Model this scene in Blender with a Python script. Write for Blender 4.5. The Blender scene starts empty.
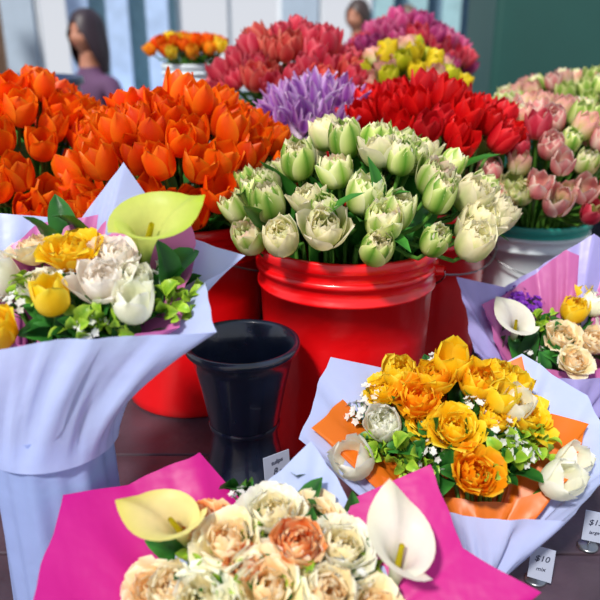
import bpy, math, random
import numpy as np
from mathutils import Vector, Matrix

scene = bpy.context.scene
try:
    scene.view_settings.view_transform = 'Standard'
    scene.view_settings.look = 'None'
except Exception:
    pass
rnd = random.Random(7)
TABLE = 0.87

# ------------------------------------------------------------------ helpers
def lin(h):
    h = h.lstrip('#')
    out = []
    for i in (0, 2, 4):
        c = int(h[i:i+2], 16) / 255
        out.append(c/12.92 if c <= 0.04045 else ((c+0.055)/1.055)**2.4)
    return np.array(out)

def link(o):
    scene.collection.objects.link(o)
    return o

def empty(name, loc=(0, 0, 0)):
    e = bpy.data.objects.new(name, None)
    e.location = loc
    e.empty_display_size = 0.05
    return link(e)

def parent(ch, p):
    ch.parent = p
    ch.matrix_parent_inverse = Matrix.Translation(-Vector(p.location))

# ------------------------------------------------------------------ materials
def base_mat(name):
    m = bpy.data.materials.new(name)
    m.use_nodes = True
    nt = m.node_tree
    return m, nt, nt.nodes['Principled BSDF'], nt.nodes['Material Output']

def simple(name, hexa, rough=0.5, metal=0.0, noise=0.12, nscale=8, bump=0.0, bscale=60, spec=0.5, coat=0.0):
    m, nt, b, out = base_mat(name)
    c = lin(hexa)
    tc = nt.nodes.new('ShaderNodeTexCoord')
    n = nt.nodes.new('ShaderNodeTexNoise')
    n.inputs['Scale'].default_value = nscale
    n.inputs['Detail'].default_value = 4
    nt.links.new(tc.outputs['Object'], n.inputs['Vector'])
    r = nt.nodes.new('ShaderNodeValToRGB')
    r.color_ramp.elements[0].position = 0.3
    r.color_ramp.elements[1].position = 0.7
    r.color_ramp.elements[0].color = (*(c*(1-noise)), 1)
    r.color_ramp.elements[1].color = (*np.clip(c*(1+noise), 0, 1), 1)
    nt.links.new(n.outputs['Fac'], r.inputs['Fac'])
    nt.links.new(r.outputs['Color'], b.inputs['Base Color'])
    b.inputs['Roughness'].default_value = rough
    b.inputs['Metallic'].default_value = metal
    b.inputs['Specular IOR Level'].default_value = spec
    b.inputs['Coat Weight'].default_value = coat
    if bump > 0:
        n2 = nt.nodes.new('ShaderNodeTexNoise')
        n2.inputs['Scale'].default_value = bscale
        nt.links.new(tc.outputs['Object'], n2.inputs['Vector'])
        bp = nt.nodes.new('ShaderNodeBump')
        bp.inputs['Strength'].default_value = bump
        bp.inputs['Distance'].default_value = 0.01
        nt.links.new(n2.outputs['Fac'], bp.inputs['Height'])
        nt.links.new(bp.outputs['Normal'], b.inputs['Normal'])
    return m

def organic(name, transl=0.3, rough=0.45, nscale=90, var=0.16, bump=0.25):
    m, nt, b, out = base_mat(name)
    at = nt.nodes.new('ShaderNodeAttribute'); at.attribute_name = 'Col'
    tc = nt.nodes.new('ShaderNodeTexCoord')
    n = nt.nodes.new('ShaderNodeTexNoise'); n.inputs['Scale'].default_value = nscale
    n.inputs['Detail'].default_value = 3
    nt.links.new(tc.outputs['Object'], n.inputs['Vector'])
    mr = nt.nodes.new('ShaderNodeMapRange')
    mr.inputs['To Min'].default_value = 1-var
    mr.inputs['To Max'].default_value = 1+var
    nt.links.new(n.outputs['Fac'], mr.inputs['Value'])
    mx = nt.nodes.new('ShaderNodeVectorMath'); mx.operation = 'SCALE'
    nt.links.new(at.outputs['Color'], mx.inputs[0])
    nt.links.new(mr.outputs['Result'], mx.inputs['Scale'])
    nt.links.new(mx.outputs['Vector'], b.inputs['Base Color'])
    b.inputs['Roughness'].default_value = rough
    b.inputs['Specular IOR Level'].default_value = 0.3
    bp = nt.nodes.new('ShaderNodeBump'); bp.inputs['Strength'].default_value = bump
    bp.inputs['Distance'].default_value = 0.003
    nt.links.new(n.outputs['Fac'], bp.inputs['Height'])
    nt.links.new(bp.outputs['Normal'], b.inputs['Normal'])
    tr = nt.nodes.new('ShaderNodeBsdfTranslucent')
    nt.links.new(mx.outputs['Vector'], tr.inputs['Color'])
    ms = nt.nodes.new('ShaderNodeMixShader'); ms.inputs['Fac'].default_value = transl
    nt.links.new(b.outputs['BSDF'], ms.inputs[1])
    nt.links.new(tr.outputs['BSDF'], ms.inputs[2])
    nt.links.new(ms.outputs['Shader'], out.inputs['Surface'])
    return m

def paper_mat(name, hexa, transl=0.3, rough=0.38):
    m, nt, b, out = base_mat(name)
    c = lin(hexa)
    tc = nt.nodes.new('ShaderNodeTexCoord')
    n = nt.nodes.new('ShaderNodeTexNoise'); n.inputs['Scale'].default_value = 14
    n.inputs['Detail'].default_value = 3
    nt.links.new(tc.outputs['Object'], n.inputs['Vector'])
    bp = nt.nodes.new('ShaderNodeBump'); bp.inputs['Strength'].default_value = 0.4
    bp.inputs['Distance'].default_value = 0.01
    nt.links.new(n.outputs['Fac'], bp.inputs['Height'])
    b.inputs['Base Color'].default_value = (*c, 1)
    b.inputs['Roughness'].default_value = rough
    nt.links.new(bp.outputs['Normal'], b.inputs['Normal'])
    tr = nt.nodes.new('ShaderNodeBsdfTranslucent'); tr.inputs['Color'].default_value = (*c, 1)
    ms = nt.nodes.new('ShaderNodeMixShader'); ms.inputs['Fac'].default_value = transl
    nt.links.new(b.outputs['BSDF'], ms.inputs[1]); nt.links.new(tr.outputs['BSDF'], ms.inputs[2])
    nt.links.new(ms.outputs['Shader'], out.inputs['Surface'])
    return m

PETAL = organic('petal', 0.44, 0.42, var=.08, bump=.12)
LEAF = organic('leaf', 0.18, 0.38, 60, 0.25, 0.3)
WHITEPAPER = paper_mat('white_tissue_paper', '#c0cefa', 0.35)
SLEEVEPAPER = paper_mat('pale_blue_sleeve_paper', '#a8bcf0', 0.35)
LILACPAPER = paper_mat('lilac_tissue_paper', '#b8b2f0', 0.35)
PINKPAPER = paper_mat('magenta_tissue_paper', '#d0148a', 0.35)
ROSEPAPER = paper_mat('rose_tissue_paper', '#d070ac', 0.35)
ORANGEPAPER = paper_mat('orange_tissue_paper', '#ea781a', 0.35)
RED = simple('red_plastic', '#de0a10', 0.28, noise=0.08, bump=0.05, coat=0.25)
BLACK = simple('black_plastic', '#1a2234', 0.25, noise=0.3, nscale=20, bump=0.08, coat=0.5)
NAVY = simple('navy_plastic', '#1a2c50', 0.35)
WHITEPL = simple('white_plastic', '#d8e4ea', 0.4, noise=0.06)
TEAL = simple('teal_plastic', '#2aa090', 0.35)
METAL = simple('wire_metal', '#8a8d92', 0.3, metal=0.9)
CARD = simple('card_stock', '#a8b0c4', 0.5, noise=0.03)
INK = simple('marker_ink', '#141a3a', 0.5)

# ------------------------------------------------------------------ mesh builder
class MB:
    def __init__(s):
        s.V = []; s.F = []; s.C = []; s.M = []; s.n = 0
    def add(s, V, F, C, mi=0):
        V = np.asarray(V, float)
        C = np.asarray(C, float)
        if C.ndim == 1:
            C = np.tile(C, (len(V), 1))
        s.V.append(V); s.C.append(C)
        s.F.extend([tuple(i + s.n for i in f) for f in F])
        s.M.extend([mi]*len(F))
        s.n += len(V)
    def build(s, name, mats):
        me = bpy.data.meshes.new(name)
        V = np.concatenate(s.V); C = np.clip(np.concatenate(s.C), 0, 1)
        me.from_pydata(V.tolist(), [], s.F)
        at = me.color_attributes.new('Col', 'FLOAT_COLOR', 'POINT')
        at.data.foreach_set('color', np.hstack([C, np.ones((len(C), 1))]).ravel())
        me.polygons.foreach_set('material_index', s.M)
        me.polygons.foreach_set('use_smooth', [True]*len(me.polygons))
        for m in mats: me.materials.append(m)
        me.update()
        return link(bpy.data.objects.new(name, me))

def gridfaces(n, m, closed=False):
    F = []
    mm = m if closed else m-1
    for i in range(n-1):
        for j in range(mm):
            j2 = (j+1) % m
            F.append((i*m+j, i*m+j2, (i+1)*m+j2, (i+1)*m+j))
    return F

def frame(D, roll=0.0):
    D = np.array(D, float); D /= np.linalg.norm(D)
    if isinstance(roll, (tuple, list)):          # roll given as a direction the local x should point to
        x = np.array(roll, float); x = x-D*np.dot(x, D); x /= np.linalg.norm(x)
        return np.stack([x, np.cross(D, x), D], axis=1)
    a = np.array([1., 0, 0]) if abs(D[0]) < 0.8 else np.array([0, 1., 0])
    y = np.cross(D, a); y /= np.linalg.norm(y)
    x = np.cross(y, D)
    c, s_ = math.cos(roll), math.sin(roll)
    x2 = c*x + s_*y; y2 = -s_*x + c*y
    return np.stack([x2, y2, D], axis=1)

def place(T, P, D, roll, scale):
    V, F, C, M = T
    R = frame(D, roll)
    return (V*scale) @ R.T + np.array(P), F, C, M

def add_t(mb, T, P, D, roll=0, scale=1, tint=1.0):
    V, F, C, M = place(T, P, D, roll, scale)
    mb.V.append(V); mb.C.append(C*tint)
    mb.F.extend([tuple(i+mb.n for i in f) for f in F]); mb.M.extend(M); mb.n += len(V)

def tube(mb, pts, r0, r1, col, k=6, mi=1):
    pts = np.array(pts, float); n = len(pts)
    tan = np.gradient(pts, axis=0)
    V = []
    for i in range(n):
        R = frame(tan[i]+1e-9)
        r = r0+(r1-r0)*i/(n-1)
        for j in range(k):
            a = 2*math.pi*j/k
            V.append(pts[i]+R[:, 0]*math.cos(a)*r+R[:, 1]*math.sin(a)*r)
    mb.add(V, gridfaces(n, k, True), col, mi)

def bez(p0, p1, p2, p3, n=7):
    t = np.linspace(0, 1, n)[:, None]
    p0, p1, p2, p3 = map(lambda p: np.array(p, float), (p0, p1, p2, p3))
    return (1-t)**3*p0+3*(1-t)**2*t*p1+3*(1-t)*t*t*p2+t**3*p3

def mix(a, b, f):
    f = np.clip(f, 0, 1)[..., None]
    return a*(1-f)+b*f

# ------------------------------------------------------------------ petals
SH_TULIP = ([0, .12, .35, .6, .8, .92, 1], [.38, .68, .95, 1, .82, .46, .04])
SH_BLUNT = ([0, .12, .35, .6, .82, .94, 1], [.38, .68, .95, 1, .90, .60, .10])
SH_ROUND = ([0, .15, .4, .7, .88, .97, 1], [.30, .5, .8, 1, .92, .6, .3])
def petal(phi, L, W, al, r0, Rc, sh, n, m, ruf, rng, colfn, z0=0.0):
    s = np.linspace(0, 1, n)**0.9
    al = np.radians(np.interp(s, np.linspace(0, 1, len(al)), al))
    ds = np.diff(s)*L
    ca, sa = np.cos(al), np.sin(al)
    r = r0+np.concatenate([[0], np.cumsum((ca[1:]+ca[:-1])/2*ds)])
    z = z0+np.concatenate([[0], np.cumsum((sa[1:]+sa[:-1])/2*ds)])
    r = np.maximum(r, 0.0012)
    w = W*np.interp(s, sh[0], sh[1])
    t = np.linspace(-1, 1, m)
    S, T = np.meshgrid(s, t, indexing='ij')
    th = T*w[:, None]/Rc
    lat = Rc*np.sin(th); inn = Rc*(1-np.cos(th))
    ph = rng.uniform(0, 6.28)
    inn = inn+ruf*S**2*np.sin(4.0*T+ph)+ruf*.6*S**3*np.sin(9*T+ph*2)
    zed = ruf*0.8*S**3*np.cos(7*T+ph)
    rr = r[:, None]-sa[:, None]*inn
    zz = z[:, None]+ca[:, None]*inn+zed
    x = rr*math.cos(phi)-lat*math.sin(phi)
    y = rr*math.sin(phi)+lat*math.cos(phi)
    V = np.stack([x, y, zz], -1).reshape(-1, 3)
    C = colfn(S, T, rng).reshape(-1, 3)
    return V, gridfaces(n, m), C

def assemble(parts):
    V = []; F = []; C = []; M = []; n = 0
    for (v, f, c, mi) in parts:
        V.append(v); C.append(c if np.ndim(c) == 2 else np.tile(c, (len(v), 1)))
        F += [tuple(i+n for i in q) for q in f]; M += [mi]*len(f); n += len(v)
    return np.concatenate(V), F, np.concatenate(C), M

def tulip(colfn, seed, op=0.0, L=.068, W=.026):
    rng = random.Random(seed)
    parts = []
    q = W/.026
    for lay in range(2):
        for i in range(3):
            phi = i*2.0944+lay*1.047+rng.uniform(-.12, .12)
            e = op*rng.uniform(.7, 1.3)
            if lay == 0:
                al = [-8, 42-12*e, 76-14*e, 90-22*e, 98-34*e, 112-60*e]
                V, F, C = petal(phi, L*rng.uniform(.94, 1.04), W*1.03, al, .004, .0255*q, SH_BLUNT if W > .025 else SH_TULIP, 8, 6, .0016, rng, colfn)
            else:
                al = [8, 50-10*e, 78-10*e, 92-16*e, 104-22*e, 118-35*e]
                V, F, C = petal(phi, L*.97, W*.97, al, .002, .023*q, SH_BLUNT if W > .025 else SH_TULIP, 8, 6, .0016, rng, colfn)
            parts.append((V, F, C, 0))
    return assemble(parts)

def double_tulip(cout, cin, seed, op=0.2, tall=1.0):
    rng = random.Random(seed)
    parts = []
    spec = [(4, .057, .0245, 1.0, .006), (4, .057, .0235, .7, .005), (4, .053, .020, .4, .004), (4, .047, .017, .2, .003), (3, .042, .012, .0, .001)]
    for li, (k, L, W, o, r0) in enumerate(spec):
        for i in range(k):
            phi = i*6.2832/k+li*.8+rng.uniform(-.2, .2)
            e = op*o*rng.uniform(.3, 1.6)
            al = [-12+8*li, 40+6*li-12*e, 72+3*li-18*e, 91-26*e, 107-42*e, 130-85*e]
            V, F, C = petal(phi, L*rng.uniform(.90, 1.08), W, al, r0, .0238-.001*li, SH_TULIP if li < 2 else SH_ROUND, 9, 7,
                            .0014+.0005*li, rng, cout if li < 2 or rng.random() < .3 else cin)
            V = V*np.array([1, 1, tall])
            parts.append((V, F, C, 0))
    return assemble(parts)

def peony(colfn, seed, op=1.0, colin=None):
    rng = random.Random(seed)
    parts = []
    cnt = (3, 4, 4, 5, 6)
    for k in range(5):
        f = k/4
        for i in range(cnt[k]):
            phi = i*6.2832/cnt[k]+k*1.1+rng.uniform(-.25, .25)
            e = op*rng.uniform(.7, 1.2)
            al = [0, 52-22*f*e, 84-36*f*e, 100-50*f*e, 120-82*f*e, 138-122*f*e]
            V, F, C = petal(phi, (.034+.012*f)*rng.uniform(.88, 1.1), .0155+.0105*f, al, .002+.0055*f,
                            .018+.012*f, SH_ROUND, 9, 8, .0020, rng, (colin if colin and k < 3 else colfn), z0=.007*(1-f))
            parts.append((V, F, C, 0))
    return assemble(parts)

def calla(col_in, col_edge, seed, L=.10):
    n, m = 16, 29
    V = []; C = []
    for i in range(n):
        u = i/(n-1)
        for j in range(m):
            v = -1+2*j/(m-1)
            tipf = (1-abs(v))**1.3
            Lv = L*(.60+.34*tipf+.14*max(0, 1-abs(v)*5))
            a = v*math.pi*1.10
            r = (.006+.021*u**1.9+.013*u**7*(1-.4*tipf))*(1+.10*v)
            z = Lv*(u-.10*u**7*(.3+.7*abs(v)))
            out = .016*u**4*tipf
            V.append([r*math.cos(a)+out, r*math.sin(a)*.95, z])
            c = mix(col_in, lin('#7fa63c'), np.array(max(0, 1-u*1.9)*.95))
            c = mix(c, col_edge, np.array((u**6)*(.25+.75*tipf)))
            C.append(c)
    parts = [(np.array(V), gridfaces(n, m), np.array(C), 0)]
    mb = MB()
    tube(mb, [(0, 0, .015), (0, 0, .03), (.001, 0, .045), (.002, 0, .058)], .0042, .003, lin('#c8b81c'), 8, 0)
    parts.append((mb.V[0], mb.F, mb.C[0], 0))
    return assemble(parts)

def leafblade(L, W, droop, colA, colB, seed, n=9, fold=.35):
    rng = random.Random(seed)
    s = np.linspace(0, 1, n)
    al = np.radians(np.interp(s, [0, .5, 1], [88, 78-droop*.4, 60-droop]))
    ds = L/(n-1)
    x = np.concatenate([[0], np.cumsum(np.cos(al[1:])*ds)]); z = np.concatenate([[0], np.cumsum(np.sin(al[1:])*ds)])
    w = W*np.interp(s, [0, .15, .4, .7, .9, 1], [.35, .7, 1, .8, .38, .02])
    t = np.linspace(-1, 1, 5)
    V = []; C = []
    for i in range(n):
        for tt in t:
            lift = abs(tt)*w[i]*fold
            wav = .12*w[i]*math.sin(i*1.3+tt*2+seed)
            V.append([x[i]-math.sin(al[i])*(lift+wav), tt*w[i], z[i]+math.cos(al[i])*(lift+wav)])
            C.append(mix(colA, colB, np.array(abs(tt)*.6+rng.uniform(0, .3))))
    return np.array(V), gridfaces(n, 5), np.array(C), [1]*((n-1)*4)

G_DARK, G_MID, G_LIME = lin('#1d4a1c'), lin('#3f7d2c'), lin('#9cbf36')
LONGLEAF = [leafblade(.20, .022, d, lin('#24601e'), lin('#469034'), i) for i, d in enumerate((10, 35, 60, 85))]
OVALLEAF = [leafblade(.07, .017, d, lin('#174a1a'), lin('#3c8030'), i+9) for i, d in enumerate((10, 35, 60))]
LIMELEAF = [leafblade(.020, .008, d, lin('#72a424'), lin('#b4d244'), i+19, n=6) for i, d in enumerate((10, 40, 60))]

def sprig_white(seed, k=16, R=.022, col='#f4f4ee'):
    rng = random.Random(seed); mb = MB()
    for i in range(k):
        d = np.array([rng.gauss(0, 1), rng.gauss(0, 1), abs(rng.gauss(0, 1))+.5]); d /= np.linalg.norm(d)
        P = d*R*rng.uniform(.6, 1.15)
        tube(mb, [(0, 0, -.02), P*.5, P], .0006, .0005, G_MID, 4, 1)
        Rm = frame(d, rng.uniform(0, 6))
        for q in range(5):
            a = q*1.2566
            c, s_ = math.cos(a), math.sin(a)
            pts = [(0, 0, 0), (c*.0028-s_*.002, s_*.0028+c*.002, .0008), (c*.0052, s_*.0052, .0016), (c*.0028+s_*.002, s_*.0028-c*.002, .0008)]
            mb.add(np.array(pts) @ Rm.T+P, [(0, 1, 2, 3)], lin(col), 0)
    return np.concatenate(mb.V), mb.F, np.concatenate(mb.C), mb.M

def sprig_lime(seed, k=16, R=.026):
    rng = random.Random(seed); mb = MB()
    for i in range(k):
        d = np.array([rng.gauss(0, 1), rng.gauss(0, 1), abs(rng.gauss(0, 1))*.8+.2]); d /= np.linalg.norm(d)
        P = d*R*rng.uniform(.3, 1.)
        add_t(mb, LIMELEAF[i % 3], P, d+np.array([0, 0, .3]), rng.uniform(0, 6), rng.uniform(.8, 1.3), rng.uniform(.7, 1.15))
        tube(mb, [(0, 0, -.03), P*.5, P], .0008, .0006, G_LIME, 4, 1)
    return np.concatenate(mb.V), mb.F, np.concatenate(mb.C), mb.M

# ------------------------------------------------------------------ colour functions (petal pigment)
def cf(base, edge, center, jitter=.1, ck=.5, basecol=None, tip=None):
    base, edge, center = lin(base), lin(edge), lin(center)
    bc = lin(basecol) if basecol else None
    tp = lin(tip) if tip else None
    def f(S, T, rng):
        c = mix(np.broadcast_to(base, S.shape+(3,)), edge, np.abs(T)**2.2*.85+S**4*.25)
        c = mix(c, center, (1-np.abs(T)*1.8)*ck*(1-S*.3))
        if bc is not None:
            c = mix(c, bc, (1-S*2.6))
        if tp is not None:
            c = mix(c, tp, (S-.45)*1.6)
        return c*rng.uniform(1-jitter, 1+jitter)
    return f
cOR = cf('#fa5c04', '#ff8c18', '#e83800', ck=.6, basecol='#f08a18')
cOR2 = cf('#f03e02', '#fc7208', '#d82c00', ck=.6, basecol='#e87a18')
cOY = cf('#f8941a', '#fdc22e', '#f2660c', basecol='#e0b020')
cRED = cf('#da0810', '#f02420', '#b0060e', basecol='#c02018')
cRED2 = cf('#d0081c', '#f03c40', '#9c0414', basecol='#b04030')
cPK = cf('#dc3450', '#f47c88', '#bc1838', basecol='#d89078')
cPK2 = cf('#e64e48', '#f9947e', '#c8283c', basecol='#dcae80')
cMG = cf('#d03c84', '#f296bc', '#ac2060', basecol='#dca8a8')
cMG2 = cf('#b4347c', '#de78ac', '#8c1c5c', basecol='#dca8a8')
cLI = cf('#b86cc8', '#f0d8f2', '#8c30a8', ck=.7, basecol='#e8dce4')
cLI2 = cf('#a84cb8', '#e8b8e4', '#7a2494', ck=.7, basecol='#dcc8dc')
cYG = cf('#c8c81a', '#e8e048', '#8ea818', basecol='#7c9c24')
cYG2 = cf('#e0c418', '#f2dc38', '#a8b020', basecol='#7c9c24')
cPW = cf('#f2aca4', '#fcead8', '#e0506c', ck=.75, basecol='#9cb44c')
cPW2 = cf('#ece8a8', '#faf4d4', '#9cc048', ck=.9, basecol='#80ac34', tip='#f09aa0')
cGW = cf('#ecee9c', '#fcf8d0', '#80b030', ck=1.2, basecol='#74a42e')
cGW2 = cf('#c8de66', '#f4f4b4', '#629c2a', ck=1.3, basecol='#5e9426')
cGW3 = cf('#f6f2b8', '#fdf8dc', '#a0c84c', ck=.85, basecol='#84b838', tip='#fbeecc')
cGWi = cf('#fbf6c4', '#fdf2dc', '#e2ea98', ck=.5, basecol='#b0cc54')
cGWp = cf('#fbf2cc', '#fad0c4', '#eee8a8', ck=.5, basecol='#b4cc60')
cYE = cf('#ffd010', '#ffe440', '#ffb400', basecol='#f8a808', jitter=.04)
cYE2 = cf('#ff9e08', '#ffcc28', '#fa7c02', basecol='#f4a010', jitter=.04)
cYT = cf('#ffda18', '#ffec58', '#fabc0c', basecol='#ccc428', jitter=.04)
cCR = cf('#fdf2c6', '#fefae6', '#fbe0a0', basecol='#f6d480', jitter=.03)
cCR2 = cf('#fde4b0', '#fef4d8', '#f8b470', basecol='#f4c058', jitter=.04)
cPE = cf('#fba85a', '#fee2b0', '#ee6418', ck=.9, basecol='#f4a830', jitter=.05)
cWH = cf('#fcfae6', '#fefdf4', '#f0f4cc', ck=.5, basecol='#ccdc88', jitter=.02)
cWP = cf('#fdf6ea', '#fef8f0', '#fae2d8', ck=.4, basecol='#e4e8b0', jitter=.02)

# ------------------------------------------------------------------ lathe
def lathe(mb, prof, c, mi=0, k=56, col=(1, 1, 1)):
    V = []
    for (r, z) in prof:
        for j in range(k):
            a = 2*math.pi*j/k
            V.append([c[0]+r*math.cos(a), c[1]+r*math.sin(a), c[2]+z])
    mb.add(V, gridfaces(len(prof), k, True), np.array(col, float), mi)

def bucket(name, x, y, z0, H, R, mat, rimmat=None, handle=True, handle_ang=0.0, sag=.075):
    mb = MB()
    z0 = z0+.001
    rb = R*.85
    rr = lambda z: rb+(R*.955-rb)*z/H
    prof = [(0, .004), (rb-.012, .004), (rb-.003, 0.0), (rb, .004)]
    prof += [(rr(z), z) for z in (.02, H*.3, H*.6, H*.80)]
    z1 = H*.80
    prof += [(rr(z1)+.0005, z1), (rr(z1)+.005, z1+.003), (rr(z1)+.005, z1+.007), (rr(z1)+.001, z1+.010),
             (rr(H*.88), H*.88), (rr(H*.88)+.006, H*.885), (rr(H*.88)+.0062, H*.905), (rr(H*.9)+.001, H*.912)]
    top = [(rr(H*.95), H*.945), (R*.99, H*.95), (R, H*.957), (R, H*.992), (R*.99, H), (R*.955, H), (R*.945, H*.99),
           (rr(H*.5)-.004, H*.5), (rb-.004, .012), (0, .012)]
    lathe(mb, prof, (x, y, z0), 0)
    lathe(mb, [prof[-1]]+top, (x, y, z0), 2 if rimmat else 0)
    if handle:
        pts = []
        for i in range(25):
            a = math.pi*i/24
            lx = math.cos(a)*(R+.008)
            out = math.sin(a)*(R+.012)*.98
            ca, sa = math.cos(handle_ang), math.sin(handle_ang)
            dy = -out
            pts.append((x+lx*ca-dy*sa, y+lx*sa+dy*ca, z0+H*.89-math.sin(a)*sag))
        tube(mb, pts, .0018, .0018, (1, 1, 1), 6, 1)
        for sg in (-1, 1):
            ca, sa = math.cos(handle_ang), math.sin(handle_ang)
            p = np.array([x+sg*R*.95*ca, y+sg*R*.95*sa, z0+H*.89]); q = p+np.array([sg*ca, sg*sa, 0])*.017
            tube(mb, [p, (p+q)/2, q], .010, .008, (1, 1, 1), 10, 0)
    return mb.build(name, [mat, METAL]+([rimmat] if rimmat else []))

# ------------------------------------------------------------------ tulip masses
def cluster(name, bx, by, bz, br, rimz, fx, fy, Rx, Ry, ztop, zedge, N, heads, sc=1.0, nleaf=26, seed=1, spread=.65, jz=.012, hl=.068, skirt=(0, 0.0), leafh=1.0):
    rng = random.Random(seed); mb = MB()
    for i in range(N+skirt[0]):
        if i < N:
            r = math.sqrt((i+.5)/N); a = i*2.39996+seed
            drop = 0; rv = r
        else:
            k = (i-N+.5)/skirt[0]
            a = math.radians(180+180*((k*7.03) % 1)); r = rng.uniform(.96, 1.08); rv = 1
            drop = skirt[1]*(.35+.65*rng.random())
        x = fx+Rx*r*math.cos(a)+rng.uniform(-.01, .01); y = fy+Ry*r*math.sin(a)+rng.uniform(-.01, .01)
        z = ztop-(ztop-zedge)*rv**2.2+rng.uniform(-jz, jz)-drop
        sp = spread*(1+drop*8)
        D = np.array([math.cos(a)*r*sp+rng.uniform(-.22, .22), math.sin(a)*r*sp+rng.uniform(-.22, .22), 1.0])
        D /= np.linalg.norm(D)
        s = sc*rng.uniform(.86, 1.14)
        base = np.array([x, y, z])-D*hl*s*.5
        add_t(mb, heads[rng.randrange(len(heads))], base, D, rng.uniform(0, 6.28), s, rng.uniform(.82, 1.1))
        r = min(r, 1)
        rx, ry = bx+br*.78*r*math.cos(a), by+br*.78*r*math.sin(a)
        p0 = (bx+br*.5*r*math.cos(a), by+br*.5*r*math.sin(a), bz+.016)
        pr = np.array([rx, ry, rimz+.005])
        c = bez(pr, pr+np.array([0, 0, .04]), base-D*.05, base, 6)
        pts = np.vstack([np.array(p0)[None], (np.array(p0)+pr)[None]/2, c])
        tube(mb, pts, .0035, .0032, lin('#5d9238')*rng.uniform(.7, 1.1), 6, 1)
    for i in range(nleaf):
        a = rng.uniform(0, 6.28); r = math.sqrt(rng.random())*.72
        P = (bx+br*r*math.cos(a), by+br*r*math.sin(a), rimz-.03)
        h = (ztop+zedge)/2-rimz
        D = (math.cos(a)*r*.9*Rx/.2, math.sin(a)*r*.9*Ry/.2, 1.1)
        add_t(mb, LONGLEAF[rng.randrange(4)], P, D, rng.uniform(0, 6.28), leafh*max(.5, (h+.05)/.2)*rng.uniform(.8, 1.05), rng.uniform(.7, 1.15))
    return mb.build(name, [PETAL, LEAF])

# ------------------------------------------------------------------ bouquets
def wrap(name, par, C, N, rim, neck, nr, base, brad, mat, K=160, seed=0, fold=.006, flare=1.6):
    rng = random.Random(seed)
    X = np.array([1., 0, 0]); N = np.array(N, float); N /= np.linalg.norm(N)
    B = np.cross(N, X)
    C = np.array(C, float)
    rim = [np.array(r, float)/100 for r in rim]
    seg = len(rim)
    per = K//seg
    pts = []
    for i in range(seg):
        p, q = rim[i], rim[(i+1) % seg]
        for j in range(per):
            f = j/per
            pts.append(p*(1-f)+q*f)
    m = len(pts)
    ph = [rng.uniform(0, 6.28) for _ in range(4)]
    rows = 16
    V = []
    ang = [math.atan2(p[1], p[0]) for p in pts]
    cut = 1.0 if base is None else .75
    for i in range(rows):
        u = i/(rows-1)
        for j, p in enumerate(pts):
            W = C+p[0]*X+p[1]*B+p[2]*N
            a = ang[j]
            out = np.array([math.cos(a), math.sin(a), 0])
            nk = np.array(neck)+out*nr
            if u <= cut:
                f = u/cut
                g = 1-(1-f)**flare
                hpos = W*(1-f)+nk*f
                rad = W*(1-g)+nk*g
                Pp = np.array([rad[0], rad[1], hpos[2]])
                env = math.sin(math.pi*min(1, f*.9+.1))
                d = fold*env*(math.sin(9*a+ph[0])+.6*math.sin(17*a+ph[1]+f*2)+.4*math.sin(31*a+ph[2]-f*3))
                Pp = Pp+out*d
            else:
                f = (u-cut)/(1-cut)
                bs = np.array(base)+out*brad
                Pp = nk*(1-f)+bs*f
                d = fold*.4*(math.sin(9*a+ph[0])+.6*math.sin(17*a+ph[1]))
                Pp = Pp+out*d
            V.append(Pp)
    mb = MB()
    mb.add(V, gridfaces(rows, m, True), (1, 1, 1), 0)
    o = mb.build(name, [mat])
    if par: parent(o, par)
    return o

def bouquet(par, C, N, neck, items, R=.15, dome=.03, nleaf=30, seed=0, lf=1.0, leafR=.8):
    rng = random.Random(seed)
    X = np.array([1., 0, 0]); N = np.array(N, float); N /= np.linalg.norm(N)
    B = np.cross(N, X); C = np.array(C, float); neck = np.array(neck, float)
    mb = MB()
    for it in items:
        T, a, b, h, s = it[:5]
        tilt = it[5] if len(it) > 5 else .45
        roll = it[6] if len(it) > 6 else rng.uniform(0, 6.28)
        Dv = it[7] if len(it) > 7 else None
        a, b, h = a/100, b/100, h/100
        r2 = min(1, (a*a+b*b)/R**2)
        P = C+a*X+b*B+N*(h+dome*(1-r2))
        D = N+(a*X+b*B)/R*tilt if Dv is None else np.array(Dv, float)
        D /= np.linalg.norm(D)
        base = P-D*.028*s
        add_t(mb, T, base, D, roll, s, rng.uniform(.95, 1.05))
        st = neck+np.array([a*.12, b*.12, 0])
        tube(mb, bez(st, st*.6+base*.4, base-D*.06, base, 6), .003, .0028, lin('#5d9238'), 6, 1)
    for i in range(nleaf):
        a = rng.uniform(0, 6.28); r = math.sqrt(rng.random())
        if math.sin(a) < 0: r *= .8
        P = C+(math.cos(a)*X+math.sin(a)*B)*R*r*leafR+N*(dome*(1-r*r)-.045)
        D = N*1.0+(math.cos(a)*X+math.sin(a)*B)*(.15+r*.35)
        add_t(mb, OVALLEAF[rng.randrange(3)], P, D, a+math.pi if rng.random() < .5 else rng.uniform(0, 6.28), rng.uniform(.7, 1.1)*lf, rng.uniform(.6, 1.3))
    o = mb.build('flowers', [PETAL, LEAF])
    parent(o, par)
    return o

# ================================================================== ENVIRONMENT
def box(mb, x0, x1, y0, y1, z0, z1, mi=0, bev=0.0):
    V = [(x, y, z) for z in (z0, z1) for y in (y0, y1) for x in (x0, x1)]
    F = [(0, 2, 3, 1), (4, 5, 7, 6), (0, 1, 5, 4), (2, 6, 7, 3), (0, 4, 6, 2), (1, 3, 7, 5)]
    mb.add(V, F, (1, 1, 1), mi)

def boxes(name, lst, mats, bev=.004):
    mb = MB()
    for b in lst: box(mb, *b)
    o = mb.build(name, mats)
    for p in o.data.polygons: p.use_smooth = False
    if bev:
        md = o.modifiers.new('Bevel', 'BEVEL'); md.width = bev; md.segments = 2
    return o

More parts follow.
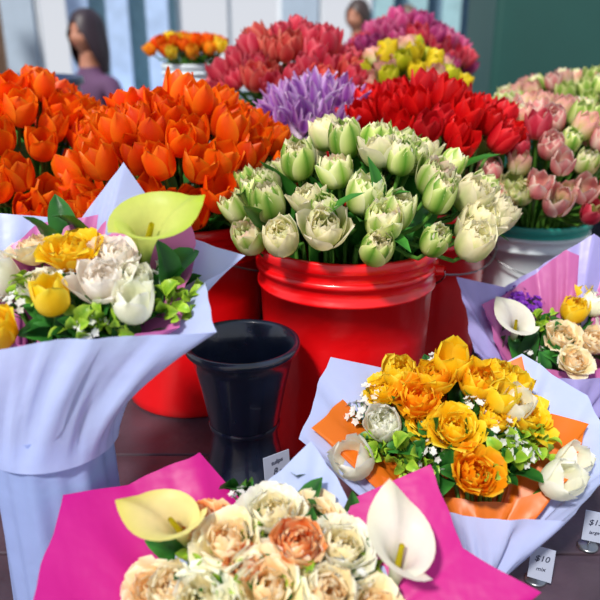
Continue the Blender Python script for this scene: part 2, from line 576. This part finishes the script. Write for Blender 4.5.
WOOD = simple('dark_stained_wood', '#463640', 0.45, noise=.35, nscale=9, bump=.2, bscale=40)
CONC = simple('concrete', '#8a8680', .8, noise=.15, nscale=2, bump=.2, bscale=30)
WALLM = simple('painted_wall', '#a4b4c6', .8, noise=.05)
TRIMM = simple('white_trim', '#dde2e8', .6, noise=.03)
GREENP = simple('green_painted_steel', '#10443e', .5, noise=.15, nscale=2)
CRATEM = simple('crate_wood', '#8a6a44', .7)
SLATE = simple('slate_blue_paint', '#64829a', .7)
TAN = simple('tan_paint', '#a88468', .7)
BRONZE = simple('bronze_paint', '#5c4438', .6)
TEALB = simple('pale_teal_paint', '#90b4bc', .7)
BLUEP = simple('light_blue_paint', '#a4bce0', .7)

boxes('floor', [(-9, 9, -2, 11, -.1, 0)], [CONC], 0)
planks = []
yy = .30
while yy < 2.55:
    planks.append((-1.5, 1.6, yy, min(yy+.247, 2.6), TABLE-.03, TABLE))
    yy += .25
tb = [p for p in planks]
tb += [(-1.45, 1.55, .34, .37, TABLE-.12, TABLE-.03), (-1.45, 1.55, 2.5, 2.53, TABLE-.12, TABLE-.03), (-1.45, 1.55, .4, 2.45, TABLE-.045, TABLE-.031)]
for lx in (-1.42, 0, 1.45):
    for ly in (.38, 2.44):
        tb.append((lx, lx+.06, ly, ly+.06, 0, TABLE-.03))
boxes('display_table', tb, [WOOD], .003)
TZ = .99
boxes('display_riser', [(-1.4, 1.5, 1.70, 2.55, TZ-.025, TZ), (-1.4, 1.5, 1.71, 1.735, TABLE+.0005, TZ-.025), (-1.4, 1.5, 2.5, 2.525, TABLE+.0005, TZ-.025),
                        (-1.39, -1.37, 1.735, 2.5, TABLE+.0005, TZ-.025), (1.47, 1.49, 1.735, 2.5, TABLE+.0005, TZ-.025)], [WOOD], .003)

boxes('market_column', [(.86, 1.95, 3.3, 3.9, 0, 4.2), (.80, 2.01, 3.24, 3.96, 0, .25), (.82, 1.99, 3.26, 3.94, 4.0, 4.2)], [GREENP], .03)
W = []
zb, zt = .9, 3.6
xs = [-8.5+i*1.7 for i in range(11)]
W.append((-9, 9, 9, 9.2, 0, zb)); W.append((-9, 9, 9, 9.2, zt, 5))
for x in xs: W.append((x-.22, x+.22, 9, 9.2, zb, zt))
boxes('wall_back', W, [WALLM], 0)
for i in range(10):
    x0, x1 = xs[i]+.22, xs[i+1]-.22
    xm = (x0+x1)/2
    boxes('window_%d' % (i+1), [(x0, x1, 9.05, 9.1, zb, zb+.06), (x0, x1, 9.05, 9.1, zt-.06, zt), (x0, x0+.05, 9.05, 9.1, zb+.06, zt-.06), (x1-.05, x1, 9.05, 9.1, zb+.06, zt-.06),
                              (xm-.02, xm+.02, 9.05, 9.1, zb+.06, zt-.06), (x0+.05, xm-.02, 9.05, 9.1, 2.2, 2.24), (xm+.02, x1-.05, 9.05, 9.1, 2.2, 2.24)], [TRIMM], 0)
boxes('baseboard_back', [(-9, 9, 8.97, 9, 0, .12)], [TRIMM], 0)
def kiosk(name, x0, x1, y0, y1, h, m1, m2, slat=.16):
    L = [(x0, x1, y0+.05, y1, 0, .95), (x0, x1, y0+.05, y1, h-.35, h), (x0-.1, x1+.1, y0-.3, y1, h, h+.08)]
    mb = MB()
    for b in L: box(mb, *b, 0)
    x = x0
    while x < x1-.01:
        box(mb, x, min(x+slat*.55, x1), y0, y0+.05, .95, h-.35, 1); x += slat
    box(mb, x0, x1, y0+.3, y0+.35, .95, h-.35, 0)
    box(mb, x0-.05, x1+.05, y0-.25, y0+.05, .95, 1.0, 1)
    o = mb.build(name, [m1, m2])
    for p in o.data.polygons: p.use_smooth = False
kiosk('market_kiosk', .75, 2.6, 7.6, 8.6, 3.2, SLATE, TEALB, .34)
kiosk('market_kiosk', -3.9, -2.75, 6.6, 7.8, 3.0, TAN, BRONZE, .3)
kiosk('market_kiosk', -2.35, -1.30, 7.6, 8.6, 3.2, TEALB, BLUEP, .4)

# ================================================================== BUCKETS AND TULIPS
bucket('red_bucket', .078, 1.125, TABLE, .37, .155, RED, handle_ang=math.pi-.35, sag=.10)
bucket('red_bucket', -.218, 1.30, TABLE, .37, .155, RED, handle_ang=1.9)
bucket('red_bucket', .245, 1.425, TABLE, .37, .155, RED, handle_ang=.5)
bucket('red_bucket', -.55, 1.39, TABLE, .37, .155, RED, handle_ang=.4)
bucket('white_bucket', .523, 1.55, TABLE, .306, .132, WHITEPL, TEAL, handle_ang=.2)
bucket('black_bucket', -.03, 1.53, TABLE, .35, .118, BLACK, handle=False)
bucket('black_bucket', -.01, 1.845, TZ, .35, .118, BLACK, handle=False)
bucket('black_bucket', .27, 1.84, TZ, .33, .118, BLACK, handle=False)
bucket('black_bucket', .33, 2.13, TZ, .36, .118, BLACK, handle=False)
bucket('black_bucket', .83, 1.90, TZ, .26, .13, BLACK, handle=False)
bucket('navy_tub', -.93, 2.2, TZ, .45, .27, NAVY, handle=False)
CZ = TZ+.215
boxes('wooden_crate', [(-.50, -.19, 2.15, 2.47, TZ+.0005, TZ+.02), (-.50, -.48, 2.15, 2.47, TZ+.02, CZ-.015), (-.21, -.19, 2.15, 2.47, TZ+.02, CZ-.015),
                       (-.48, -.21, 2.15, 2.17, TZ+.02, CZ-.015), (-.48, -.21, 2.45, 2.47, TZ+.02, CZ-.015), (-.50, -.19, 2.15, 2.47, CZ-.015, CZ)], [CRATEM], .003)
bucket('white_bucket', -.345, 2.31, CZ, .270, .088, WHITEPL, handle=False)

hOR = [tulip(c, 10+i, o, L=l_, W=w_) for i, (c, o, l_, w_) in enumerate([(cOR, .0, .07, .0245), (cOR, .3, .068, .026), (cOR2, .05, .072, .0245), (cOR2, .5, .068, .025), (cOR, .1, .072, .0235)])]
hRED = [tulip(c, 30+i, o, L=.074, W=w_) for i, (c, o, w_) in enumerate([(cRED, 0, .021), (cRED2, .1, .022), (cRED, .4, .023), (cRED, 0, .0235)])]
hPK = [tulip(c, 40+i, o, W=.021) for i, (c, o) in enumerate([(cPK, 0), (cPK2, .1), (cPK, .3)])]
hMG = [tulip(c, 50+i, o, W=.023) for i, (c, o) in enumerate([(cMG, 0), (cMG, .3), (cPK, .2), (cMG2, .3)])]
hLI = [tulip(c, 60+i, o, W=.0125, L=.074) for i, (c, o) in enumerate([(cLI, .6), (cLI2, 1.0), (cLI, 1.3)])]
hYG = [tulip(c, 70+i, o) for i, (c, o) in enumerate([(cYG, 0), (cYG2, .2), (cPW2, .2)])]
hPW = [double_tulip(cPW, cPW, 80, .2, 1.1), tulip(cPW2, 81, .1, W=.023), double_tulip(cGW2, cGWi, 82, .1, 1.15), double_tulip(cPW2, cGWi, 83, .15, 1.15), tulip(cPW, 84, .2, W=.022), double_tulip(cGW, cGWi, 85, .2, 1.1), tulip(cGW2, 88, .05, W=.022), tulip(cPW2, 89, .0, W=.022)]
hPW2 = hPW+[tulip(cPK, 86, .2, W=.022), tulip(cGW, 87, .1, W=.022)]
hGW = [double_tulip(cGW, cGWi, 90, .1, 1.15), double_tulip(cGW2, cGW3, 91, .0, 1.2), double_tulip(cGW3, cGWi, 92, .6), double_tulip(cGW, cGWi, 93, .2, 1.15), double_tulip(cGW, cGWp, 94, .4, 1.05),
       double_tulip(cGW3, cGWi, 95, .2, 1.12), double_tulip(cGW2, cGWi, 96, .05, 1.2)]
hOY = [tulip(cOY, 95, .1), tulip(cYT, 96, .3), tulip(cOR, 97, .2)]

cluster('green_white_tulips', .078, 1.125, TABLE, .155, 1.24, .10, 1.12, .21, .175, 1.402, 1.300, 45, hGW, 1.0, 60, 3, .58, jz=.02, hl=.060, skirt=(9, .02), leafh=1.22)
cluster('orange_tulips', -.218, 1.30, TABLE, .155, 1.24, -.22, 1.31, .20, .20, 1.458, 1.345, 60, hOR, 1.08, 34, 5, .5, jz=.02, skirt=(20, .07))
cluster('orange_tulips', -.55, 1.39, TABLE, .155, 1.24, -.55, 1.37, .23, .22, 1.468, 1.35, 64, hOR, 1.08, 30, 8, .5, jz=.02, skirt=(26, .10))
cluster('red_tulips', .245, 1.425, TABLE, .155, 1.24, .245, 1.45, .18, .15, 1.455, 1.375, 46, hRED, 1.0, 26, 11, .6, jz=.016, skirt=(6, .02))
cluster('mixed_pink_tulips', .523, 1.55, TABLE, .132, 1.176, .535, 1.55, .27, .23, 1.415, 1.30, 84, hPW2, .98, 34, 14, .6, hl=.055, skirt=(34, .06))
cluster('lilac_tulips', -.03, 1.53, TABLE, .118, 1.22, .03, 1.50, .13, .13, 1.455, 1.38, 40, hLI, 1.05, 14, 17, .8)
cluster('pink_tulips', -.01, 1.845, TZ, .118, 1.34, -.02, 1.82, .20, .19, 1.57, 1.43, 64, hPK, 1.08, 24, 20, .6, jz=.018)
cluster('yellow_green_tulips', .27, 1.84, TZ, .118, 1.32, .26, 1.80, .14, .14, 1.53, 1.44, 32, hYG, .9, 16, 23, .6)
cluster('magenta_tulips', .33, 2.13, TZ, .118, 1.35, .30, 2.12, .19, .18, 1.60, 1.48, 54, hMG, 1.05, 20, 26, .6)
cluster('pale_pink_tulips', .83, 1.90, TZ, .13, 1.25, .76, 1.88, .30, .20, 1.45, 1.36, 70, hPW, .95, 24, 29, .7, hl=.055, skirt=(16, .06))
cluster('orange_yellow_tulips', -.345, 2.31, CZ, .088, 1.475, -.345, 2.31, .12, .10, 1.555, 1.52, 34, hOY, .72, 8, 32, .6)

# ================================================================== VASE
mb = MB()
vp = [(0, .003), (.066, .003), (.075, 0), (.078, .004), (.077, .014), (.068, .04), (.056, .08), (.0495, .112), (.0500, .128), (.055, .155), (.0635, .20), (.071, .235),
      (.0755, .252), (.080, .255), (.0835, .259), (.0845, .264), (.083, .269), (.079, .270), (.0745, .266), (.069, .235), (.061, .20), (.052, .15), (.047, .115), (.055, .06), (.06, .012), (0, .012)]
vp = [(r, z+.0008) for r, z in vp]
lathe(mb, vp, (-.084, .93, TABLE), 0, 64)
lathe(mb, [(.0515, .132), (.0538, .134), (.0538, .138), (.0528, .141)], (-.084, .93, TABLE), 0, 64)
mb.build('black_vase', [BLACK])

# ================================================================== FRONT BOUQUETS
callaY = calla(lin('#e2ea80'), lin('#b8d62c'), 1)
callaC = calla(lin('#f8f0a8'), lin('#dfe064'), 1)
callaW = calla(lin('#fcfaec'), lin('#f4f6d4'), 2)
pY = [peony(cYE, 100+i, o) for i, o in enumerate((.9, .55, 1.1))] + [peony(cYE2, 110, .8)]
pC = [peony(cCR, 120+i, o, cCR2) for i, o in enumerate((1.0, .6, 1.1))]
pP = [peony(cPE, 130+i, o) for i, o in enumerate((1.0, .6))]
pC2 = [peony(cCR2, 135, .9), peony(cCR2, 136, .6)]
pCW = peony(cWH, 138, .8, cCR)
pW = peony(cWP, 137, .8)
tY = [tulip(cYT, 140, .1), tulip(cYE, 141, .4)]
dY = [double_tulip(cYT, cYE, 142, .3), double_tulip(cYE, cYE2, 143, .6)]
tW = [double_tulip(cWH, cWH, 150, .3), double_tulip(cWP, cWP, 151, .7), tulip(cWH, 152, .2)]
sW = [sprig_white(i) for i in range(3)]
sL = [sprig_lime(i+5) for i in range(3)]
sP = [sprig_white(20+i, 34, .022, '#8a3ac0') for i in range(2)]

# -- left bouquet
NL = (0, -.3, .95)
CL = (-.247, .78, 1.29)
CLf = (-.240, .795, 1.268)
b1 = empty('flower_bouquet', (-.29, .74, TABLE))
rimL = [(18, 4, 0), (13.5, 0, -1), (15.5, -8, -2), (-1, -11, -.5), (-12, -12, -2), (-21, 0, -1), (-13, 9, 3), (-3, 9, 2), (3.5, 10, 9.5), (9, 9, 0)]
wrap('paper_wrap_outer', b1, CL, NL, rimL, (-.300, .74, 1.095), .078, None, 0, WHITEPAPER, seed=1, flare=1.7)
rimL2 = [(12, 5, 1), (11, -6, -3), (0, -9, -3), (-12, -9, -3), (-16, 0, -2), (-8, 8, 2), (4, 8, 4), (11, 8, 4.5)]
wrap('paper_wrap_inner', b1, CL, NL, rimL2, (-.300, .74, 1.11), .05, (-.300, .735, TABLE+.02), .05, ROSEPAPER, seed=2, flare=2.0)
mb = MB()
V = []
for i in range(12):
    f = i/11
    for j in range(160):
        a = 2*math.pi*j/160
        r = .068+.004*f+.0022*math.sin(7*a+f)+.0014*math.sin(15*a+1-2*f)
        V.append((-.300+r*math.cos(a), .738+r*math.sin(a), 1.13*(1-f)+(TABLE+.001)*f))
mb.add(V, gridfaces(12, 160, True), (1, 1, 1), 0)
parent(mb.build('paper_sleeve', [SLEEVEPAPER]), b1)
itL = [(pY[0], -3.0, 1.5, 3, 1.0), (tY[0], -3.6, -6.0, 2.0, .82, .0), (pW, 2.4, 1, 2.5, .95), (tW[1], 1.6, -3.6, 2, .95), (tW[2], 5.5, -6.5, 1.5, .85, .2), (pY[1], -9.6, -9.0, 1.0, .92),
       (pC[0], -8.5, 4, 2.5, .85), (callaY, 6.3, 0.5, 4.4, 1.08, 0, (1, .1, .15), (.25, -.45, .85)), (tW[0], 5.0, -2.5, 1.5, .8),
       (sL[0], 9.5, -4, 1.5, 1.0), (sL[1], 11, -1.5, 1.0, .95), (sL[2], -1, -7.5, 1, .9), (sW[0], .5, -8, 1, 1), (sW[1], -3, -3, 3, .8), (sL[1], 3, -7.5, 1, .8), (sW[2], -9, -5, 2, 1),
       (tW[2], -12, 0, 1, 1), (tW[0], -11, 8, 1, .9), (sL[2], -7.5, -2.5, 2, .9), (pCW, -6.5, -2, 1.0, .7), (pCW, 8, 2.5, .5, .7),
       (OVALLEAF[0], -5, 6, 3, 1.1, .4), (OVALLEAF[1], -3, 6.5, 3, 1.1, .4), (OVALLEAF[0], -6.5, 5, 3, 1.0, .6), (OVALLEAF[1], 9, -1, 1, 1.1, .6), (OVALLEAF[2], 8, 0, 1, 1.1, .6)]
bouquet(b1, CLf, NL, (-.300, .74, 1.06), itL, .14, .02, 95, 41, .95, .70)

# -- right (yellow) bouquet
NR = (0, -.42, .9)
CR = (.208, .82, 1.066)
b2 = empty('flower_bouquet', (.22, .70, TABLE))
rimR = [(20, -6, 0), (18.5, 4, 1), (11, 11, 1.5), (5, 9, -1), (-7, 10, -1), (-16.5, 10, 2), (-21, -3, 1), (-14, -9, -1), (-6, -12, -1), (2, -13, -1), (11, -14, 0)]
wrap('paper_wrap_outer', b2, CR, NR, rimR, (.22, .715, .91), .035, (.22, .705, TABLE+.001), .03, WHITEPAPER, seed=3, flare=1.3)
rimR2 = [(13.5, -8, 0), (17, -1, 1.5), (12, 3, -1), (10.5, 10, 2.0), (3, 8, -1), (-8, 7, -1), (-14, 5, 0), (-19.5, -2, 2), (-13, -6, -1), (-4, -9, -3), (6, -10, -3)]
wrap('paper_wrap_inner', b2, CR, NR, rimR2, (.22, .715, .925), .028, (.22, .705, TABLE+.01), .022, ORANGEPAPER, seed=4, flare=1.3)
itR = [(dY[0], -7, 7, 1, .95, .2), (pY[3], -5, 2, 1, .98), (pY[0], -1, -3, 1, .95), (pY[3], .7, -9, 1, .95), (dY[1], 3.3, 4, 1.5, .95), (tY[1], 0, 7, 2, .95, .2), (dY[0], 6.5, 6, 1.5, .85),
       (pY[2], 9.5, 0, .5, .9), (tY[0], 5.5, 1, 2, .8), (tW[0], -10, -1.5, 1, .9), (tW[2], -14, -6, 0.8, 1.0), (tW[2], 11.5, -9, 1, .95), (tW[2], 7.5, .5, 1.5, .8),
       (sL[0], -8, -5.5, 1.5, 1.2), (sL[1], 6, -5.5, 1.5, 1.1), (sL[0], -6, -8.5, .5, 1.0), (sL[2], 3.5, -7.5, .5, 1.0), (sW[0], -13.5, 1.5, 2, 1.2), (sW[1], -12, 4.5, 2, 1.1), (sW[2], -1, 11, 1, 1.1), (sW[0], 5.5, -3.5, 2.5, 1.1),
       (sW[1], 2.5, 0, 2.5, 1), (pY[0], -9.5, 4.5, .5, .75), (dY[1], -2.5, 5, 1.5, .85), (pY[1], 4.5, -1.2, .8, .8), (sL[1], 10, -4, 1, 1.0), (sW[2], 8, -6, 1.5, 1.1), (tY[0], 8.5, 4, 1, .8), (pY[2], -4.5, -1.2, 0, .7), (sW[1], -4, -6, 1, 1),
       (tW[2], 14, -6, .5, .8), (sL[0], -11.5, -4, .5, .9)]
bouquet(b2, CR, NR, (.22, .71, .90), itR, .145, .03, 80, 42, .95, .76)

# -- bottom bouquet
NB = (0, -.35, .94)
CB = (-.032, .60, 1.024)
b3 = empty('flower_bouquet', (-.03, .50, TABLE))
rimB = [(28, -3, 0), (21, 2, 0), (18, 10.5, 3.2), (8.5, 7.5, 0.5), (2, 8, -1), (-4, 9, -1), (-9, 14, 1), (-17, 10, 0), (-24, 8, 1), (-24, -6, 0), (-14, -12, -1), (2, -13, -1), (14, -12, 0)]
wrap('paper_wrap_outer', b3, CB, NB, rimB, (-.03, .51, .91), .035, (-.03, .50, TABLE+.001), .03, PINKPAPER, seed=5, flare=1.3)
rimB2 = [(14, -6, -1), (12, 3, -1), (9, 7.5, .5), (4.5, 14.5, 2.5), (-1.5, 9, .5), (-10, 5, -1), (-13, -3, -1), (-8, -10, -1), (6, -10, -1)]
wrap('paper_wrap_inner', b3, CB, NB, rimB2, (-.03, .51, .925), .028, (-.03, .50, TABLE+.01), .022, WHITEPAPER, seed=6, flare=1.3)
itB = [(pC[0], -4.5, 1, 1, 1.0), (pCW, .3, 4.7, .5, 1.0), (pC2[0], 5, 4.2, 0, .88), (pP[1], 3, 0.5, 1, .95), (pCW, 8, .8, .5, .95), (pC[2], 0, -4.2, 1, 1.05), (pP[0], -7.8, 4.2, 0, .8),
       (pC[1], -10, -3, 0, .9), (pCW, -6.8, -5, .5, 1), (pC[1], 6, -4.5, .8, 1.0), (pP[1], -2.5, -1.5, .5, .7), (pC2[0], -12.5, -2.5, -.5, .8), (pC[0], 11, -5, 0, .85),
       (callaC, -9.5, 2.5, .5, .9, 0, (-1, 0, .25), (-.3, -.25, .9)), (callaW, 13.4, -.8, 0.8, 1.0, 0, (-.35, 1, .3), (.12, -.12, .95)),
       (sW[0], -3.8, 7.5, 1, .9), (sW[1], 9.5, -2.5, 1.5, .9), (sW[2], 10.0, 3.5, .5, .8), (sL[0], -1.5, 2, .5, .7), (sW[0], 6.0, 7, .5, .8), (sL[1], 10.5, 2.0, 0, .9), (sL[2], -8, 0, .5, .8), (sL[0], 3.5, -2.5, 1, .8), (sL[1], -4, -3.5, 1, .8)]
bouquet(b3, CB, NB, (-.03, .51, .90), itB, .14, .03, 66, 43, .95, .80)

# -- far right bouquet
NF = (0, -.3, .95)
CF = (.424, 1.10, 1.102)
CFf = (.424, 1.105, 1.080)
b4 = empty('flower_bouquet', (.43, 1.02, TABLE))
rimF = [(19, 0, 0), (15, 10, 6), (8, 10, 11), (1, 9, 6), (-6, 8, 1), (-15, 7, 4), (-14, -7, -1), (-2, -12, -2), (8, -12, -2), (17, -10, -1)]
wrap('paper_wrap_outer', b4, CF, NF, rimF, (.43, 1.03, .93), .04, (.43, 1.02, TABLE+.001), .035, LILACPAPER, seed=7, flare=1.3)
rimF2 = [(13, 0, 0), (10, 8, 6), (3, 8, 9), (-5, 7, 1), (-11, 3, 1), (-9, -7, -3), (3, -9, -4), (11, -7, -3)]
wrap('paper_wrap_inner', b4, CF, NF, rimF2, (.43, 1.03, .94), .033, (.43, 1.02, TABLE+.01), .025, ROSEPAPER, seed=8, flare=1.3)
itF = [(callaW, -7.0, -3.5, 2, .82, 0, (-1, .5, .5), (-.1, -.5, .8)), (pC2[0], 1, -4, .5, .85), (pC[0], 2, -8.5, 0, .8), (dY[0], 4, 1, 2.5, .9), (pC2[1], 6, -5, 1, .8), (tW[0], 8, 3, 3, .9),
       (sP[0], -6.5, 5, 3, 1.1), (sP[1], -2, 4, 3, 1.0), (sP[0], -4, 7, 3.5, 1), (sP[1], -4.5, 4, 2.5, 1), (sL[0], -2, 0, 1.5, .8), (sL[1], 3, 4, 2, .8), (sW[0], -4, -6, 0, 1), (tW[1], 10, -2, 1, .9), (pC2[0], 11, -6, 1, .8), (sL[2], 6, 5, 2, 1), (tY[0], 5.5, 5, 3, .8)]
bouquet(b4, CFf, NF, (.43, 1.03, .92), itF, .13, .02, 66, 44, .95, .8)

# ================================================================== PRICE CARDS
def card(name, x, y, z, w, h, rot, tilt, text):
    e = empty(name, (x, y, TABLE))
    mb = MB(); box(mb, -w/2, w/2, -.0008, .0008, 0, h)
    o = mb.build('card', [CARD])
    for p in o.data.polygons: p.use_smooth = False
    M = Matrix.Translation((x, y, z)) @ Matrix.Rotation(rot, 4, 'Z') @ Matrix.Rotation(-tilt, 4, 'X')
    o.matrix_world = M
    o.parent = e; o.matrix_parent_inverse = Matrix.Translation((-x, -y, -TABLE))
    for i, (tx, sz, zz) in enumerate(text):
        cu = bpy.data.curves.new('lettering', 'FONT'); cu.body = tx; cu.size = sz; cu.align_x = 'CENTER'; cu.extrude = .0001; cu.offset = .0001; cu.shear = .3
        cu.materials.append(INK)
        t = link(bpy.data.objects.new('lettering_%d' % (i+1), cu))
        t.matrix_world = M @ Matrix.Translation((0, -.0011, zz)) @ Matrix.Rotation(math.pi/2, 4, 'X') @ Matrix.Rotation(.12, 4, 'Z')
        t.parent = e; t.matrix_parent_inverse = Matrix.Translation((-x, -y, -TABLE))
    mb = MB()
    lathe(mb, [(0, 0), (.014, 0), (.015, .002), (.013, .004), (0, .0045)], (x, y+.012, TABLE+.0005), 0, 24)
    tube(mb, [(x, y+.012, TABLE+.004), (x, y+.008, (z+TABLE)/2+.005), (x, y+.003, z+.01), (x, y+.004+math.sin(tilt)*.03, z+.03)], .0012, .0012, (1, 1, 1), 6, 0)
    s = mb.build('stand', [METAL]); parent(s, e)
card('price_card', -.030, .835, .945, .042, .062, .6, .1, [('tulips', .009, .048), ('8.-', .014, .032), ('bunch', .008, .020)])
card('price_card', .315, .735, .882, .030, .048, -.45, .1, [('$10', .012, .028), ('mix', .008, .014)])
card('price_card', .410, .80, .890, .030, .046, -.35, .1, [('$15', .012, .026), ('large', .007, .012)])

# ================================================================== PEOPLE
SKIN = simple('skin', '#a87058', .5, noise=.05)
EYE = simple('eye', '#1a1412', .2)
def person(name, x, y, H, face_ang, hairhex, shirthex, pantshex, longhair):
    S = H/1.75
    e = empty(name, (x, y, 0))
    J = {}
    def v(n, p, r): J[n] = (Vector(p)*S, r*S)
    v('pelvis', (0, 0, .95), .135); v('waist', (0, 0, 1.10), .12); v('chest', (0, .0, 1.30), .145); v('neckb', (0, .01, 1.44), .07); v('neck', (0, 0, 1.53), .05); v('head', (0, -.005, 1.60), .055)
    E = [('pelvis', 'waist'), ('waist', 'chest'), ('chest', 'neckb'), ('neckb', 'neck'), ('neck', 'head')]
    for sg, t in ((-1, 'l'), (1, 'r')):
        v('sh'+t, (sg*.17, 0, 1.40), .062); v('el'+t, (sg*.24, .01, 1.13), .043); v('wr'+t, (sg*.25, -.06, .90), .028); v('pm'+t, (sg*.25, -.075, .83), .026)
        E += [('chest', 'sh'+t), ('sh'+t, 'el'+t), ('el'+t, 'wr'+t), ('wr'+t, 'pm'+t)]
        for k, (dy, ln) in enumerate(((-.03, .062), (-.011, .072), (.009, .066), (.028, .052))):
            v('f%d' % k+t, (sg*.25, -.08+dy, .795), .0088); v('g%d' % k+t, (sg*.243, -.085+dy, .795-ln*.55), .008); v('h%d' % k+t, (sg*.232, -.092+dy, .795-ln), .007)
            E += [('pm'+t, 'f%d' % k+t), ('f%d' % k+t, 'g%d' % k+t), ('g%d' % k+t, 'h%d' % k+t)]
        v('t0'+t, (sg*.235, -.112, .845), .010); v('t1'+t, (sg*.228, -.13, .81), .009)
        E += [('pm'+t, 't0'+t), ('t0'+t, 't1'+t)]
        v('hp'+t, (sg*.09, 0, .88), .095); v('kn'+t, (sg*.10, -.01, .49), .058); v('an'+t, (sg*.10, .02, .09), .040); v('to'+t, (sg*.11, -.13, .04), .036)
        E += [('pelvis', 'hp'+t), ('hp'+t, 'kn'+t), ('kn'+t, 'an'+t), ('an'+t, 'to'+t)]
    names = list(J)
    me = bpy.data.meshes.new('body')
    me.from_pydata([J[n][0] for n in names], [(names.index(a), names.index(b)) for a, b in E], [])
    o = link(bpy.data.objects.new('body', me))
    o.modifiers.new('Skin', 'SKIN')
    for i, n in enumerate(names):
        sv = me.skin_vertices[0].data[i]; sv.radius = (J[n][1], J[n][1]*(.75 if n in ('pelvis', 'waist', 'chest') else 1)); sv.use_root = (n == 'pelvis')
    sb = o.modifiers.new('Sub', 'SUBSURF'); sb.levels = 2; sb.render_levels = 2
    dg = bpy.context.evaluated_depsgraph_get()
    m2 = bpy.data.meshes.new_from_object(o.evaluated_get(dg))
    bpy.data.objects.remove(o)
    o = link(bpy.data.objects.new('body', m2))
    m2.materials.clear()
    for m in (SKIN, simple('shirt_'+name, shirthex, .8), simple('trousers_'+name, pantshex, .8), simple('shoe_'+name, '#1a1a1c', .5)): m2.materials.append(m)
    for p in m2.polygons:
        c = p.center/S
        p.use_smooth = True
        if c.z > 1.475: k = 0
        elif abs(c.x) > .2 and c.z < .92: k = 0
        elif c.z > .93 or (abs(c.x) > .19 and c.z > .9): k = 1
        elif c.z > .085: k = 2
        else: k = 3
        p.material_index = k
    mb = MB(); n, m = 22, 28
    V = []
    for i in range(n):
        a = math.pi*i/(n-1)
        for j in range(m):
            b = 2*math.pi*j/m
            dx, dy, dz = math.sin(a)*math.cos(b), math.sin(a)*math.sin(b), math.cos(a)
            px, py, pz = dx*.076, dy*.096, dz*.118
            if pz < -.02: f = 1-.32*((-pz-.02)/.098); px *= f; py *= (f+.12)
            if dy < 0:
                g = math.exp(-(px/.012)**2-((pz+.012)/.022)**2); py -= .022*g
                for q in (-1, 1):
                    py += .012*math.exp(-((px-q*.03)/.014)**2-((pz-.012)/.012)**2)
                py -= .006*math.exp(-(px/.02)**2-((pz+.05)/.008)**2)
                py -= .006*math.exp(-(px/.02)**2-((pz+.095)/.015)**2)
            V.append((px*S, py*S, (pz+1.655)*S))
    mb.add(V, gridfaces(n, m, True), (1, 1, 1), 0)
    for q in (-1, 1):
        R = [(.0005, -.011), (.009, -.006), (.011, 0), (.009, .006), (.0005, .011)]
        lathe(mb, [(r*S, z*S) for r, z in R], (q*.03*S, -.074*S, 1.667*S), 1, 12)
        lathe(mb, [(r*S*.9, z*S*2.6) for r, z in R], (q*.078*S, .005*S, 1.65*S), 0, 12)
    lathe(mb, [(.0005, -.004*S), (.02*S, 0), (.0005, .004*S)], (0, -.085*S, 1.603*S), 2, 12)
    V = []; n2 = 16
    for i in range(n2):
        u = i/(n2-1)
        for j in range(m):
            b = 2*math.pi*j/m
            front = max(0, -math.sin(b))
            amax = 2.2-1.15*front**1.3 if not longhair else 2.35-1.3*front**1.6
            a = u*amax
            px, py, pz = math.sin(a)*math.cos(b)*.092, math.sin(a)*math.sin(b)*.112+.006, math.cos(a)*.134
            if longhair and u > .6:
                k = (u-.6)/.4*(1-front**.8)
                pz -= .12*k; px *= 1+.45*k; py *= 1+.15*k
            w = .004*math.sin(b*11+u*4)
            V.append(((px+w)*S, (py+w)*S, (pz+1.66)*S))
    mb.add(V, gridfaces(n2, m, True), (1, 1, 1), 3)
    hd = mb.build('head', [SKIN, EYE, simple('lips_'+name, '#a4534c', .5), simple('hair_'+name, hairhex, .5)])
    for ob in (o, hd):
        ob.parent = e
    e.rotation_euler = (0, 0, face_ang)
    return e
person('woman', -1.14, 4.0, 1.66, -.6, '#2c1c26', '#5a3a5c', '#22242e', True)
person('man', .46, 6.0, 1.80, -.7, '#3c2c28', '#6a7a98', '#22242e', False)
person('man', 1.0, 7.0, 1.80, .9, '#5a4438', '#8a8078', '#2c2c34', False)

# ================================================================== LIGHT
w = bpy.data.worlds.new('World'); scene.world = w; w.use_nodes = True
nt = w.node_tree; bg = nt.nodes['Background']
tc = nt.nodes.new('ShaderNodeTexCoord'); sp = nt.nodes.new('ShaderNodeSeparateXYZ'); rp = nt.nodes.new('ShaderNodeValToRGB')
nt.links.new(tc.outputs['Generated'], sp.inputs[0]); nt.links.new(sp.outputs['Z'], rp.inputs['Fac'])
rp.color_ramp.elements[0].position = 0; rp.color_ramp.elements[0].color = (.90, .93, 1.0, 1)
rp.color_ramp.elements[1].position = .9; rp.color_ramp.elements[1].color = (.60, .74, 1.0, 1)
nt.links.new(rp.outputs['Color'], bg.inputs['Color'])
bg.inputs['Strength'].default_value = .80
sun = bpy.data.lights.new('sun', 'SUN'); sun.energy = 4.4; sun.angle = math.radians(6); sun.color = (1, .95, .87)
so = link(bpy.data.objects.new('sun', sun)); so.rotation_euler = (math.radians(32), math.radians(-28), math.radians(10))

# ================================================================== CAMERA
cam = bpy.data.cameras.new('camera'); cam.sensor_width = 36; cam.lens = 42
co = link(bpy.data.objects.new('camera', cam))
co.location = (0, 0, 1.55); co.rotation_euler = (math.radians(90-20.5), 0, 0)
cam.dof.use_dof = True; cam.dof.focus_distance = .98; cam.dof.aperture_fstop = 3.8
scene.camera = co
